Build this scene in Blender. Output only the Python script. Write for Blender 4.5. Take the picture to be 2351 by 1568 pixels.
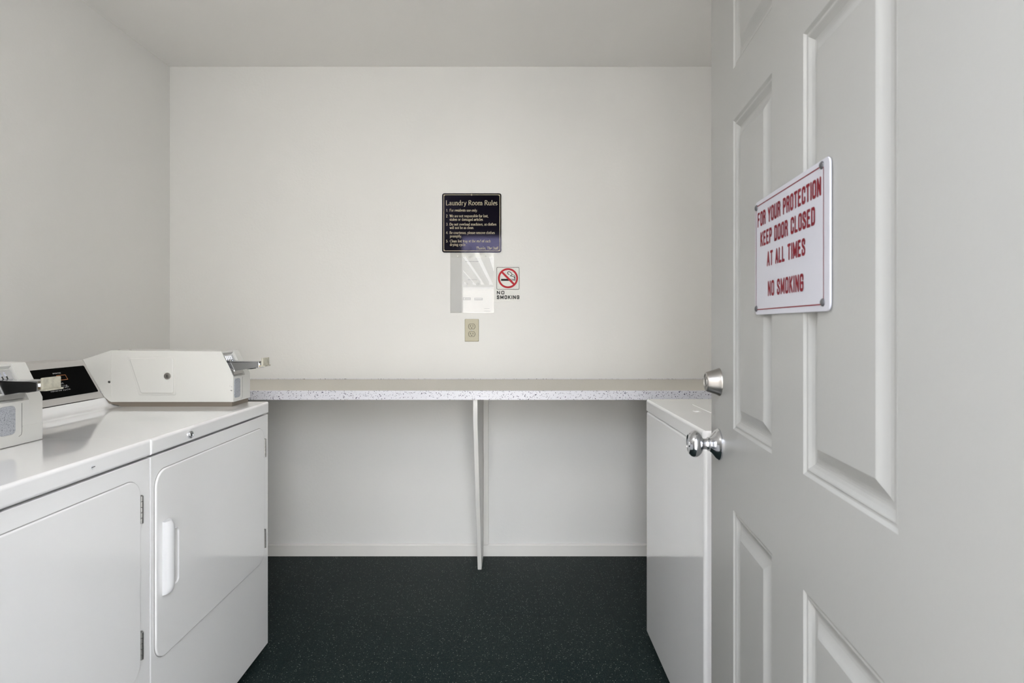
import bpy, bmesh, math, random
from mathutils import Vector, Matrix
random.seed(7)
PI = math.pi
S = bpy.context.scene
for o in list(bpy.data.objects): bpy.data.objects.remove(o)
COL = S.collection

# ---------------------------------------------------------------- camera
FPX = 1299.0; CAMZ = 1.20
cam_d = bpy.data.cameras.new('camera'); cam = bpy.data.objects.new('camera', cam_d); COL.objects.link(cam)
cam.location = (0, 0, CAMZ); cam.rotation_euler = (PI/2, 0, 0)
cam_d.sensor_width = 36; cam_d.lens = FPX/2351*36
cam_d.shift_x = 0.00064; cam_d.shift_y = -0.0166
cam_d.clip_start = 0.02
cam_d.dof.use_dof = True; cam_d.dof.focus_distance = 2.5; cam_d.dof.aperture_fstop = 9
S.camera = cam

# ---------------------------------------------------------------- daylight (overcast blue-white sky), exposure
W = bpy.data.worlds.new('daylight'); S.world = W; W.use_nodes = True
nt = W.node_tree; bg = nt.nodes['Background']
tc = nt.nodes.new('ShaderNodeTexCoord'); sp = nt.nodes.new('ShaderNodeSeparateXYZ'); cr = nt.nodes.new('ShaderNodeValToRGB')
nt.links.new(tc.outputs['Generated'], sp.inputs[0]); nt.links.new(sp.outputs['Z'], cr.inputs[0]); nt.links.new(cr.outputs[0], bg.inputs[0])
cr.color_ramp.elements[0].position = 0.0; cr.color_ramp.elements[0].color = (1.0, .98, .95, 1)
cr.color_ramp.elements[1].position = 0.35; cr.color_ramp.elements[1].color = (.875, .925, 1.01, 1)
bg.inputs[1].default_value = 10.0
S.view_settings.view_transform = 'Standard'; S.view_settings.look = 'None'
S.view_settings.gamma = 1; S.view_settings.use_curve_mapping = False
S.view_settings.exposure = -0.05
sun_d = bpy.data.lights.new('sun', 'SUN'); sun = bpy.data.objects.new('sun', sun_d); COL.objects.link(sun)
sun_d.energy = 48; sun_d.color = (1, .96, .90); sun_d.angle = .01; sun.rotation_euler = (-.75, -.6, 0)   # high behind the building; lights the paving beyond its shade
FILL = 11.5            # strength of the added fill strips' diffusers
FILL_COL = (1.0, .965, .925)

# ---------------------------------------------------------------- room numbers (metres; camera at the threshold, +Y into the room)
XL, XR, YB, YF, ZC = -1.775, 1.27, 2.941, .33, 2.54
OX0, OX1, OZ = -.485, .425, 2.07     # doorway

# ---------------------------------------------------------------- materials
def srgb(r, g, b):
    f = lambda c: (c/255/12.92) if c/255 <= .04045 else ((c/255+.055)/1.055)**2.4
    return (f(r), f(g), f(b), 1)
def mat(name, col, rough=.5, metal=0, bump=0, bscale=60, coat=0, var=0, spec=.5, vscale=2.2):
    m = bpy.data.materials.new(name); m.use_nodes = True; t = m.node_tree
    p = t.nodes['Principled BSDF']
    p.inputs['Base Color'].default_value = col if len(col) == 4 else (*col, 1)
    p.inputs['Roughness'].default_value = rough; p.inputs['Metallic'].default_value = metal
    p.inputs['Coat Weight'].default_value = coat; p.inputs['Coat Roughness'].default_value = .05
    p.inputs['Specular IOR Level'].default_value = spec
    c = t.nodes.new('ShaderNodeTexCoord'); n = t.nodes.new('ShaderNodeTexNoise')
    t.links.new(c.outputs['Object'], n.inputs['Vector']); n.inputs['Scale'].default_value = bscale; n.inputs['Detail'].default_value = 4
    if bump:
        b = t.nodes.new('ShaderNodeBump'); b.inputs['Strength'].default_value = bump; b.inputs['Distance'].default_value = .002
        t.links.new(n.outputs['Fac'], b.inputs['Height']); t.links.new(b.outputs[0], p.inputs['Normal'])
    if var:
        n2 = t.nodes.new('ShaderNodeTexNoise'); n2.inputs['Scale'].default_value = vscale; n2.inputs['Detail'].default_value = 3
        t.links.new(c.outputs['Object'], n2.inputs['Vector'])
        mx = t.nodes.new('ShaderNodeMix'); mx.data_type = 'RGBA'
        cc = list(col)[:3]
        mx.inputs[6].default_value = (*[min(1, x*(1-var)) for x in cc], 1); mx.inputs[7].default_value = (*[min(1, x*(1+var)) for x in cc], 1)
        t.links.new(n2.outputs['Fac'], mx.inputs[0]); t.links.new(mx.outputs[2], p.inputs['Base Color'])
    return m
M = {}
M['wall'] = mat('wall_paint', (.80, .798, .782), .55, bump=.25, bscale=90, var=.012)
M['ceiling'] = mat('ceiling_paint', (.93, .92, .90), .7, bump=.2, bscale=120)
M['trim'] = mat('trim_paint', (.82, .81, .78), .35, bump=.1, bscale=40)
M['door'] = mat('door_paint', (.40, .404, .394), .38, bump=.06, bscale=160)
M['enamel'] = mat('white_enamel', (.90, .905, .915), .10, coat=.8, var=.008)
M['case'] = mat('coin_box_enamel', (.69, .69, .665), .35, bump=.05, bscale=200)
M['console'] = mat('console_grey', (.50, .485, .465), .4, bump=.03, bscale=300)
M['black_glass'] = mat('black_panel', (.0015, .0015, .0015), .2, spec=.02)
M['plinth'] = mat('brown_plinth', (.20, .17, .14), .6)
M['shade_rim'] = mat('grey_shade_rim', (.30, .30, .29), .6)
M['dull_steel'] = mat('dull_steel', (.13, .13, .14), .5, .6)
M['dark'] = mat('dark_gap', (.02, .02, .02), .7)
M['rubber'] = mat('rubber', (.03, .03, .03), .8)
M['chrome'] = mat('chrome', (.64, .65, .68), .14, 1)
M['satin'] = mat('satin_nickel', (.40, .385, .365), .36, 1)
M['steel'] = mat('galvanised_steel', (.42, .42, .41), .38, 1, bump=.1, bscale=200)
M['plastic'] = mat('white_plastic', (.76, .77, .79), .3)
M['tab'] = mat('worn_metal_tab', (.56, .54, .45), .45, .2, bump=.4, bscale=300, var=.5, vscale=70)
M['brass'] = mat('aged_brass', (.35, .25, .13), .4, .8)
M['print_white'] = mat('print_white', (.75, .75, .75), .6)
M['print_orange'] = mat('print_orange', (.7, .25, .08), .6)
M['sign_black'] = mat('sign_black', (.0015, .001, .0015), .06, spec=.28)
M['sign_black'].node_tree.nodes['Principled BSDF'].inputs['Specular Tint'].default_value = (.62, .58, 1, 1)  # violet-blue tint stands in for blue sky in the sign's reflection
M['gold'] = mat('gold_print', (.50, .45, .33), .3, spec=.08)
M['sign_white'] = mat('sign_white', (.56, .565, .63), .3)
M['sign_red'] = mat('sign_red', (.20, .010, .020), .4, spec=.08)
M['vivid_red'] = mat('sticker_red', (.46, .012, .022), .3, spec=.08)
M['ink'] = mat('black_ink', (.015, .015, .015), .4, spec=.08)
M['paper'] = mat('paper', (.70, .70, .70), .7, spec=.08)
M['grey_ink'] = mat('grey_ink', (.33, .33, .36), .6, spec=.08)
M['ivory'] = mat('ivory_plastic', (.44, .41, .295), .35)
M['ivory_dark'] = mat('ivory_receptacle', (.40, .37, .26), .35)
M['concrete'] = mat('outdoor_concrete', (.55, .53, .50), .9, bump=.5, bscale=30, var=.06)
M['white_stucco'] = mat('white_stucco', (.72, .71, .69), .9, bump=.6, bscale=60)
M['stucco'] = mat('tan_stucco', (.33, .30, .27), .9, bump=.6, bscale=60)
M['added_pergola'] = mat('pergola_paint', (.62, .63, .62), .6, bump=.1)
M['underside'] = mat('chipboard', (.36, .30, .24), .8, bump=.3)

def speckle(name, base, fleck, scale, thr, rough):
    m = mat(name, base, rough); t = m.node_tree; p = t.nodes['Principled BSDF']
    c = t.nodes.new('ShaderNodeTexCoord'); nz = t.nodes.new('ShaderNodeTexNoise'); nz.inputs['Scale'].default_value = 110
    ad = t.nodes.new('ShaderNodeVectorMath'); ad.operation = 'MULTIPLY_ADD'; ad.inputs[1].default_value = (.018, .018, .018)
    t.links.new(c.outputs['Object'], nz.inputs['Vector']); t.links.new(nz.outputs['Color'], ad.inputs[0]); t.links.new(c.outputs['Object'], ad.inputs[2])
    v = t.nodes.new('ShaderNodeTexVoronoi'); v.inputs['Scale'].default_value = scale
    t.links.new(ad.outputs[0], v.inputs['Vector'])
    r = t.nodes.new('ShaderNodeValToRGB'); r.color_ramp.elements[0].position = thr; r.color_ramp.elements[0].color = (1, 1, 1, 1)
    r.color_ramp.elements[1].position = thr+.06; r.color_ramp.elements[1].color = (0, 0, 0, 1)
    t.links.new(v.outputs['Distance'], r.inputs[0])
    # only some cells carry a fleck
    s = t.nodes.new('ShaderNodeSeparateColor'); t.links.new(v.outputs['Color'], s.inputs[0])
    g = t.nodes.new('ShaderNodeMath'); g.operation = 'GREATER_THAN'; g.inputs[1].default_value = .42; t.links.new(s.outputs[0], g.inputs[0])
    mu = t.nodes.new('ShaderNodeMath'); mu.operation = 'MULTIPLY'; t.links.new(g.outputs[0], mu.inputs[0]); t.links.new(r.outputs[0], mu.inputs[1])
    mx = t.nodes.new('ShaderNodeMix'); mx.data_type = 'RGBA'; mx.inputs[6].default_value = (*base, 1); mx.inputs[7].default_value = (*fleck, 1)
    t.links.new(mu.outputs[0], mx.inputs[0]); t.links.new(mx.outputs[2], p.inputs['Base Color'])
    return m
M['laminate_edge'] = speckle('speckled_laminate', (.70, .70, .75), (.02, .02, .06), 165, .27, .35)
M['laminate_top'] = speckle('laminate_top', (.60, .565, .49), (.30, .27, .24), 170, .15, .30)
M['badge'] = speckle('speckled_badge', (.42, .44, .48), (.16, .17, .2), 420, .35, .6)

# dark green vinyl composition tile: one-foot tiles, streaky pale flecks turned a quarter on alternate tiles
def floor_mat():
    m = mat('vinyl_tile', (.02, .03, .03), .42, spec=.08); t = m.node_tree; L = t.links; N = t.nodes.new; p = t.nodes['Principled BSDF']
    c = N('ShaderNodeTexCoord'); sc = N('ShaderNodeVectorMath'); sc.operation = 'SCALE'; sc.inputs['Scale'].default_value = 1/.305
    off = N('ShaderNodeVectorMath'); off.operation = 'ADD'; off.inputs[1].default_value = (.62, .37, 0)
    L.new(c.outputs['Object'], sc.inputs[0]); L.new(sc.outputs[0], off.inputs[0])
    fl = N('ShaderNodeVectorMath'); fl.operation = 'FLOOR'; L.new(off.outputs[0], fl.inputs[0])
    fr = N('ShaderNodeVectorMath'); fr.operation = 'FRACTION'; L.new(off.outputs[0], fr.inputs[0])
    ck = N('ShaderNodeTexChecker'); ck.inputs['Scale'].default_value = 1
    hf = N('ShaderNodeVectorMath'); hf.operation = 'ADD'; hf.inputs[1].default_value = (.5, .5, .5); L.new(fl.outputs[0], hf.inputs[0]); L.new(hf.outputs[0], ck.inputs['Vector'])
    wn = N('ShaderNodeTexWhiteNoise'); wn.noise_dimensions = '3D'; L.new(fl.outputs[0], wn.inputs['Vector'])
    def fleck(scx, scy, thr, keep):
        outs = []
        for sx, sy in ((scx, scy), (scy, scx)):
            mp = N('ShaderNodeMapping'); mp.inputs['Scale'].default_value = (sx, sy, 1); L.new(off.outputs[0], mp.inputs['Vector'])
            nz = N('ShaderNodeTexNoise'); nz.inputs['Scale'].default_value = 6; L.new(off.outputs[0], nz.inputs['Vector'])
            ad = N('ShaderNodeVectorMath'); ad.operation = 'MULTIPLY_ADD'; ad.inputs[1].default_value = (1.2, 1.2, 0); L.new(nz.outputs['Color'], ad.inputs[0]); L.new(mp.outputs[0], ad.inputs[2])
            v = N('ShaderNodeTexVoronoi'); v.inputs['Scale'].default_value = 1; L.new(ad.outputs[0], v.inputs['Vector'])
            lt = N('ShaderNodeMath'); lt.operation = 'LESS_THAN'; lt.inputs[1].default_value = thr; L.new(v.outputs['Distance'], lt.inputs[0])
            s = N('ShaderNodeSeparateColor'); L.new(v.outputs['Color'], s.inputs[0])
            g = N('ShaderNodeMath'); g.operation = 'GREATER_THAN'; g.inputs[1].default_value = keep; L.new(s.outputs[1], g.inputs[0])
            q = N('ShaderNodeMath'); q.operation = 'MULTIPLY'; L.new(lt.outputs[0], q.inputs[0]); L.new(g.outputs[0], q.inputs[1])
            q2 = N('ShaderNodeMath'); q2.operation = 'MULTIPLY'; L.new(q.outputs[0], q2.inputs[0]); L.new(s.outputs[2], q2.inputs[1])
            outs.append(q2)
        mx = N('ShaderNodeMix'); L.new(ck.outputs['Fac'], mx.inputs[0]); L.new(outs[0].outputs[0], mx.inputs[2]); L.new(outs[1].outputs[0], mx.inputs[3])
        return mx
    f1 = fleck(34, 120, .23, .70); f2 = fleck(80, 280, .32, .40)
    base = N('ShaderNodeMix'); base.data_type = 'RGBA'; base.inputs[6].default_value = (.0070, .0148, .0145, 1); base.inputs[7].default_value = (.0098, .0178, .0168, 1)
    L.new(wn.outputs['Value'], base.inputs[0])
    m2 = N('ShaderNodeMix'); m2.data_type = 'RGBA'; m2.inputs[7].default_value = (.17, .19, .18, 1); L.new(base.outputs[2], m2.inputs[6])
    h = N('ShaderNodeMath'); h.operation = 'MULTIPLY'; h.inputs[1].default_value = .55; L.new(f2.outputs[0], h.inputs[0]); L.new(h.outputs[0], m2.inputs[0])
    m1 = N('ShaderNodeMix'); m1.data_type = 'RGBA'; m1.inputs[7].default_value = (.42, .44, .40, 1); L.new(m2.outputs[2], m1.inputs[6]); L.new(f1.outputs[0], m1.inputs[0])
    # fine joints
    sx = N('ShaderNodeSeparateXYZ'); L.new(fr.outputs[0], sx.inputs[0])
    js = []
    for k in ('X', 'Y'):
        lt = N('ShaderNodeMath'); lt.operation = 'LESS_THAN'; lt.inputs[1].default_value = .006; L.new(sx.outputs[k], lt.inputs[0]); js.append(lt)
    mj = N('ShaderNodeMath'); mj.operation = 'MAXIMUM'; L.new(js[0].outputs[0], mj.inputs[0]); L.new(js[1].outputs[0], mj.inputs[1])
    m0 = N('ShaderNodeMix'); m0.data_type = 'RGBA'; m0.inputs[7].default_value = (.007, .010, .010, 1); L.new(m1.outputs[2], m0.inputs[6]); L.new(mj.outputs[0], m0.inputs[0])
    L.new(m0.outputs[2], p.inputs['Base Color'])
    return m
M['floor'] = floor_mat()

def clear_mat(name, rough=.03, ior=1.49, tint=(1, 1, 1)):
    m = bpy.data.materials.new(name); m.use_nodes = True; t = m.node_tree; t.nodes.clear()
    o = t.nodes.new('ShaderNodeOutputMaterial'); mx = t.nodes.new('ShaderNodeMixShader'); fr = t.nodes.new('ShaderNodeFresnel')
    a = t.nodes.new('ShaderNodeBsdfTransparent'); g = t.nodes.new('ShaderNodeBsdfGlossy')
    fr.inputs['IOR'].default_value = ior; a.inputs[0].default_value = (*tint, 1); g.inputs['Roughness'].default_value = rough
    t.links.new(fr.outputs[0], mx.inputs[0]); t.links.new(a.outputs[0], mx.inputs[1]); t.links.new(g.outputs[0], mx.inputs[2]); t.links.new(mx.outputs[0], o.inputs[0])
    return m
M['acrylic'] = clear_mat('clear_acrylic', .012, 1.38, (.975, .975, .97))
M['film'] = clear_mat('clear_film', .12, 1.12, (.985, .985, .98))
def emis(name, col, st):
    m = bpy.data.materials.new(name); m.use_nodes = True; t = m.node_tree; t.nodes.clear()
    o = t.nodes.new('ShaderNodeOutputMaterial'); e = t.nodes.new('ShaderNodeEmission'); e.inputs[0].default_value = (*col, 1); e.inputs[1].default_value = st
    t.links.new(e.outputs[0], o.inputs[0]); return m
M['fill_lamp'] = emis('fill_diffuser', FILL_COL, FILL)

# ---------------------------------------------------------------- object helpers
def tag(o, label=None, cat=None, group=None, kind=None):
    if label: o['label'] = label
    if cat: o['category'] = cat
    if group: o['group'] = group
    if kind: o['kind'] = kind
    return o
def thing(name, label, cat, loc=(0, 0, 0), rz=0, group=None):
    o = bpy.data.objects.new(name, None); o.empty_display_size = .05; COL.objects.link(o)
    o.location = loc; o.rotation_euler = (0, 0, rz); return tag(o, label, cat, group)
def obj(name, bm, mats, parent=None, smooth=True, recalc=True):
    if recalc: bmesh.ops.recalc_face_normals(bm, faces=bm.faces)
    me = bpy.data.meshes.new(name); bm.to_mesh(me); bm.free()
    for m in (mats if isinstance(mats, (list, tuple)) else [mats]): me.materials.append(M[m])
    if smooth:
        for p in me.polygons: p.use_smooth = True
        me.set_sharp_from_angle(angle=math.radians(38))
    o = bpy.data.objects.new(name, me); COL.objects.link(o)
    if parent: o.parent = parent
    if smooth: wn = o.modifiers.new('normals', 'WEIGHTED_NORMAL'); wn.keep_sharp = True; wn.weight = 90
    return o
def struct(name, bm, m, label, cat, **k):
    return tag(obj(name, bm, m, **k), label, cat, kind='structure')
def B(): return bmesh.new()
def merge(dst, src, mi=0):
    for f in src.faces: f.material_index = mi
    me = bpy.data.meshes.new('t'); src.to_mesh(me); src.free(); dst.from_mesh(me); bpy.data.meshes.remove(me)
def prism(bm, pts, axis, a, b, bev=0, seg=2, which='both', mi=0):
    """closed outline pts (u,v) extruded along axis from a to b; optional bevel of the cap rims"""
    t = bmesh.new()
    def P(u, v, w): return {'x': (w, u, v), 'y': (u, w, v), 'z': (u, v, w)}[axis]
    A = [t.verts.new(P(u, v, a)) for u, v in pts]; C = [t.verts.new(P(u, v, b)) for u, v in pts]
    n = len(pts)
    fa = t.faces.new(A); fb = t.faces.new(C[::-1])
    for i in range(n): t.faces.new((A[i], A[(i+1) % n], C[(i+1) % n], C[i]))
    bmesh.ops.recalc_face_normals(t, faces=t.faces)
    if bev:
        es = []
        if which in ('both', 'a'): es += list(fa.edges)
        if which in ('both', 'b'): es += list(fb.edges)
        bmesh.ops.bevel(t, geom=es, offset=bev, segments=seg, affect='EDGES', profile=.5)
    merge(bm, t, mi)
def box(bm, x0, x1, y0, y1, z0, z1, bev=0, seg=2, mi=0):
    t = bmesh.new(); bmesh.ops.create_cube(t, size=1)
    for v in t.verts:
        v.co = ((x0+x1)/2+v.co.x*(x1-x0), (y0+y1)/2+v.co.y*(y1-y0), (z0+z1)/2+v.co.z*(z1-z0))
    if bev: bmesh.ops.bevel(t, geom=list(t.edges), offset=bev, segments=seg, affect='EDGES', profile=.5)
    merge(bm, t, mi)
def rrect(u0, u1, v0, v1, r, n=6):
    out = []
    for cx, cy, a0 in ((u1-r, v1-r, 0), (u0+r, v1-r, 90), (u0+r, v0+r, 180), (u1-r, v0+r, 270)):
        for k in range(n+1):
            a = math.radians(a0+90*k/n); out.append((cx+r*math.cos(a), cy+r*math.sin(a)))
    return out
def lathe(bm, prof, origin, axis, n=32, mi=0):
    """prof [(h, r)] turned about unit axis from origin"""
    ax = Vector(axis).normalized(); up = Vector((0, 0, 1)) if abs(ax.z) < .9 else Vector((1, 0, 0))
    e1 = ax.cross(up).normalized(); e2 = ax.cross(e1); o = Vector(origin); t = bmesh.new(); rings = []
    for h, r in prof:
        if r < 1e-6: rings.append([t.verts.new(o+ax*h)])
        else: rings.append([t.verts.new(o+ax*h+e1*(r*math.cos(2*PI*k/n))+e2*(r*math.sin(2*PI*k/n))) for k in range(n)])
    for A, C in zip(rings, rings[1:]):
        for k in range(n):
            j = (k+1) % n
            if len(A) == 1 and len(C) == 1: continue
            if len(A) == 1: t.faces.new((A[0], C[j], C[k]))
            elif len(C) == 1: t.faces.new((A[k], A[j], C[0]))
            else: t.faces.new((A[k], A[j], C[j], C[k]))
    if len(rings[0]) > 1: t.faces.new(rings[0])
    if len(rings[-1]) > 1: t.faces.new(rings[-1])
    merge(bm, t, mi)
def sheet(bm, W0, W1, H0, H1, rects, profile, P, mi=0):
    """flat sheet in (u,v) with profiled rectangular panels; P(u,v,h) gives the point, profile [(inset, h)]"""
    t = bmesh.new()
    us = sorted({W0, W1, *[r[0] for r in rects], *[r[1] for r in rects]}); vs = sorted({H0, H1, *[r[2] for r in rects], *[r[3] for r in rects]})
    cache = {}
    def V(u, v, h=0):
        k = (round(u, 5), round(v, 5), round(h, 5))
        if k not in cache: cache[k] = t.verts.new(P(u, v, h))
        return cache[k]
    for a, b in zip(us, us[1:]):
        for c, d in zip(vs, vs[1:]):
            m, n = (a+b)/2, (c+d)/2
            if any(r[0] < m < r[1] and r[2] < n < r[3] for r in rects): continue
            t.faces.new((V(a, c), V(b, c), V(b, d), V(a, d)))
    for r in rects:
        prev = [V(r[0], r[2]), V(r[1], r[2]), V(r[1], r[3]), V(r[0], r[3])]
        for i, h in profile:
            cur = [V(r[0]+i, r[2]+i, h), V(r[1]-i, r[2]+i, h), V(r[1]-i, r[3]-i, h), V(r[0]+i, r[3]-i, h)]
            for k in range(4): t.faces.new((prev[k], prev[(k+1) % 4], cur[(k+1) % 4], cur[k]))
            prev = cur
        t.faces.new(prev)
    merge(bm, t, mi)
def hull(pts):
    pts = sorted(set((round(a, 6), round(b, 6)) for a, b in pts))
    def half(ps):
        h = []
        for p in ps:
            while len(h) > 1 and (h[-1][0]-h[-2][0])*(p[1]-h[-2][1])-(h[-1][1]-h[-2][1])*(p[0]-h[-2][0]) <= 1e-12: h.pop()
            h.append(p)
        return h
    a = half(pts); b = half(pts[::-1]); return a[:-1]+b[:-1]

# ---------------------------------------------------------------- lettering: pen strokes swept by a broad nib
def arc(cx, cy, rx, ry, a0, a1, n=9): return [(cx+rx*math.cos(math.radians(a0+(a1-a0)*k/n)), cy+ry*math.sin(math.radians(a0+(a1-a0)*k/n))) for k in range(n+1)]
XH = .66
def sf(x, y, w=.10): return ('s', x, y, w)          # a serif centred at x
def lo(x0=.30, r=.20): return arc(x0, XH/2, r, XH/2, 0, 360, 18)
G = {   # old-style serif; cap height 1
 'L': (.62, [[(.14, 0), (.14, 1)], [(.14, 0), (.52, 0), (.56, .2)], sf(.14, 1)]),
 'R': (.68, [[(.14, 0), (.14, 1)], [(.14, 1), *arc(.32, .76, .2, .24, 90, -90), (.14, .52)], [(.32, .5), (.62, 0)], sf(.14, 0), sf(.66, 0, .06)]),
 'F': (.58, [[(.14, 0), (.14, 1)], [(.14, 1), (.52, 1), (.53, .84)], [(.14, .52), (.44, .52)], sf(.14, 0)]),
 'W': (1.0, [[(.08, 1), (.3, 0)], [(.3, 0), (.5, 1)], [(.5, 1), (.72, 0)], [(.72, 0), (.94, 1)], sf(.08, 1), sf(.94, 1)]),
 'D': (.80, [[(.14, 0), (.14, 1)], [(.14, 1), *arc(.34, .5, .34, .5, 90, -90, 14), (.14, 0)], sf(.06, 1, .05), sf(.06, 0, .05)]),
 'B': (.64, [[(.14, 0), (.14, 1)], [(.14, 1), *arc(.32, .76, .17, .24, 90, -90), (.14, .52)], [(.32, .52), *arc(.32, .26, .22, .26, 90, -90), (.14, 0)]]),
 'C': (.72, [arc(.42, .5, .34, .5, 48, 312, 16)]),
 'T': (.64, [[(.32, 0), (.32, 1)], [(.04, .84), (.05, 1), (.59, 1), (.60, .84)], sf(.32, 0)]),
 'S': (.54, [[*arc(.27, .76, .17, .24, 30, 250, 9), *arc(.27, .25, .19, .25, 70, -150, 9)]]),
 'a': (.50, [[(.12, .52), *arc(.24, .50, .12, .16, 150, 0, 6), (.36, .08), (.44, .02)], arc(.22, .18, .14, .18, 40, 330, 10)]),
 'b': (.56, [[(.12, 1.05), (.12, .04)], arc(.29, XH/2, .19, XH/2, 150, -150, 12), sf(.08, 1.05, .05)]),
 'c': (.46, [arc(.28, XH/2, .2, XH/2, 50, 310, 12)]),
 'd': (.58, [[(.43, 1.05), (.43, 0), (.5, .02)], arc(.27, XH/2, .19, XH/2, 30, 330, 12), sf(.39, 1.05, .05)]),
 'e': (.48, [[(.09, .36), (.44, .36), *arc(.27, XH/2, .18, XH/2, 10, 305, 14)]]),
 'f': (.34, [[(.14, 0), (.14, .85), *arc(.26, .88, .12, .17, 180, 60, 5)], [(.03, XH), (.3, XH)], sf(.14, 0)]),
 'g': (.52, [arc(.26, .45, .16, .21, 0, 360, 12), [(.18, .26), (.14, .14), (.34, .08), *arc(.26, -.12, .2, .16, 40, -220, 10)], [(.38, .6), (.5, .64)]]),
 'h': (.60, [[(.13, 0), (.13, 1.05)], [(.13, .48), *arc(.30, .46, .15, .2, 140, 0, 6), (.45, 0)], sf(.13, 0), sf(.45, 0), sf(.09, 1.05, .05)]),
 'i': (.28, [[(.13, 0), (.13, XH)], [(.13, .92), (.14, .93)], sf(.13, 0), sf(.09, XH, .05)]),
 'k': (.56, [[(.13, 0), (.13, 1.05)], [(.14, .3), (.42, .64)], [(.24, .4), (.5, 0)], sf(.13, 0), sf(.09, 1.05, .05)]),
 'l': (.28, [[(.13, 0), (.13, 1.05)], sf(.13, 0), sf(.09, 1.05, .05)]),
 'm': (.90, [[(.13, 0), (.13, XH)], [(.13, .48), *arc(.29, .46, .14, .2, 140, 0, 6), (.43, 0)], [(.43, .48), *arc(.6, .46, .14, .2, 140, 0, 6), (.74, 0)], sf(.13, 0), sf(.43, 0), sf(.74, 0), sf(.09, XH, .05)]),
 'n': (.60, [[(.13, 0), (.13, XH)], [(.13, .48), *arc(.30, .46, .15, .2, 140, 0, 6), (.45, 0)], sf(.13, 0), sf(.45, 0), sf(.09, XH, .05)]),
 'o': (.56, [lo(.28)]),
 'p': (.58, [[(.13, -.32), (.13, XH)], arc(.31, XH/2, .19, XH/2, 150, -150, 12), sf(.13, -.32), sf(.09, XH, .05)]),
 'r': (.42, [[(.13, 0), (.13, XH)], [(.13, .44), (.24, .62), (.36, .62)], sf(.13, 0), sf(.09, XH, .05)]),
 's': (.42, [[*arc(.21, .49, .13, .17, 30, 250, 7), *arc(.20, .17, .14, .17, 70, -150, 7)]]),
 't': (.34, [[(.14, .85), (.14, .1), *arc(.23, .1, .09, .1, 180, 310, 4)], [(.03, XH), (.3, XH)]]),
 'u': (.60, [[(.13, XH), (.13, .2), *arc(.28, .2, .15, .2, 180, 320, 6)], [(.45, XH), (.45, 0), (.52, .02)], sf(.09, XH, .05), sf(.41, XH, .05)]),
 'v': (.52, [[(.07, XH), (.26, 0)], [(.26, 0), (.46, XH)], sf(.08, XH, .07), sf(.46, XH, .05)]),
 'w': (.76, [[(.07, XH), (.22, 0)], [(.22, 0), (.38, XH)], [(.38, XH), (.54, 0)], [(.54, 0), (.7, XH)], sf(.08, XH, .07)]),
 'y': (.54, [[(.07, XH), (.27, .02)], [(.47, XH), (.2, -.28), (.08, -.3)], sf(.08, XH, .07), sf(.47, XH, .05)]),
 '1': (.48, [[(.14, .82), (.26, .95), (.26, 0)], sf(.26, 0)]),
 '2': (.50, [[*arc(.25, .7, .17, .25, 160, -30, 8), (.08, 0), (.44, 0)]]),
 '3': (.50, [[*arc(.24, .74, .15, .21, 150, -70, 8)], [*arc(.24, .27, .19, .27, 80, -150, 9)]]),
 '4': (.50, [[(.34, 0), (.34, .95), (.05, .28), (.46, .28)]]),
 '5': (.50, [[(.42, .95), (.14, .95), (.12, .56), *arc(.22, .3, .2, .28, 90, -140, 9)]]),
 '.': (.26, [[(.11, .03), (.12, .04)]]), ',': (.26, [[(.12, .04), (.08, -.14)]]), ' ': (.30, []), }
H_ = .42  # condensed gothic capitals
def oval(w=H_, r=.15): return [*arc(w-r, 1-r, r, r, 0, 90, 4), *arc(r, 1-r, r, r, 90, 180, 4), *arc(r, r, r, r, 180, 270, 4), *arc(w-r, r, r, r, 270, 360, 4), (w, 1-r)]
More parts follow.
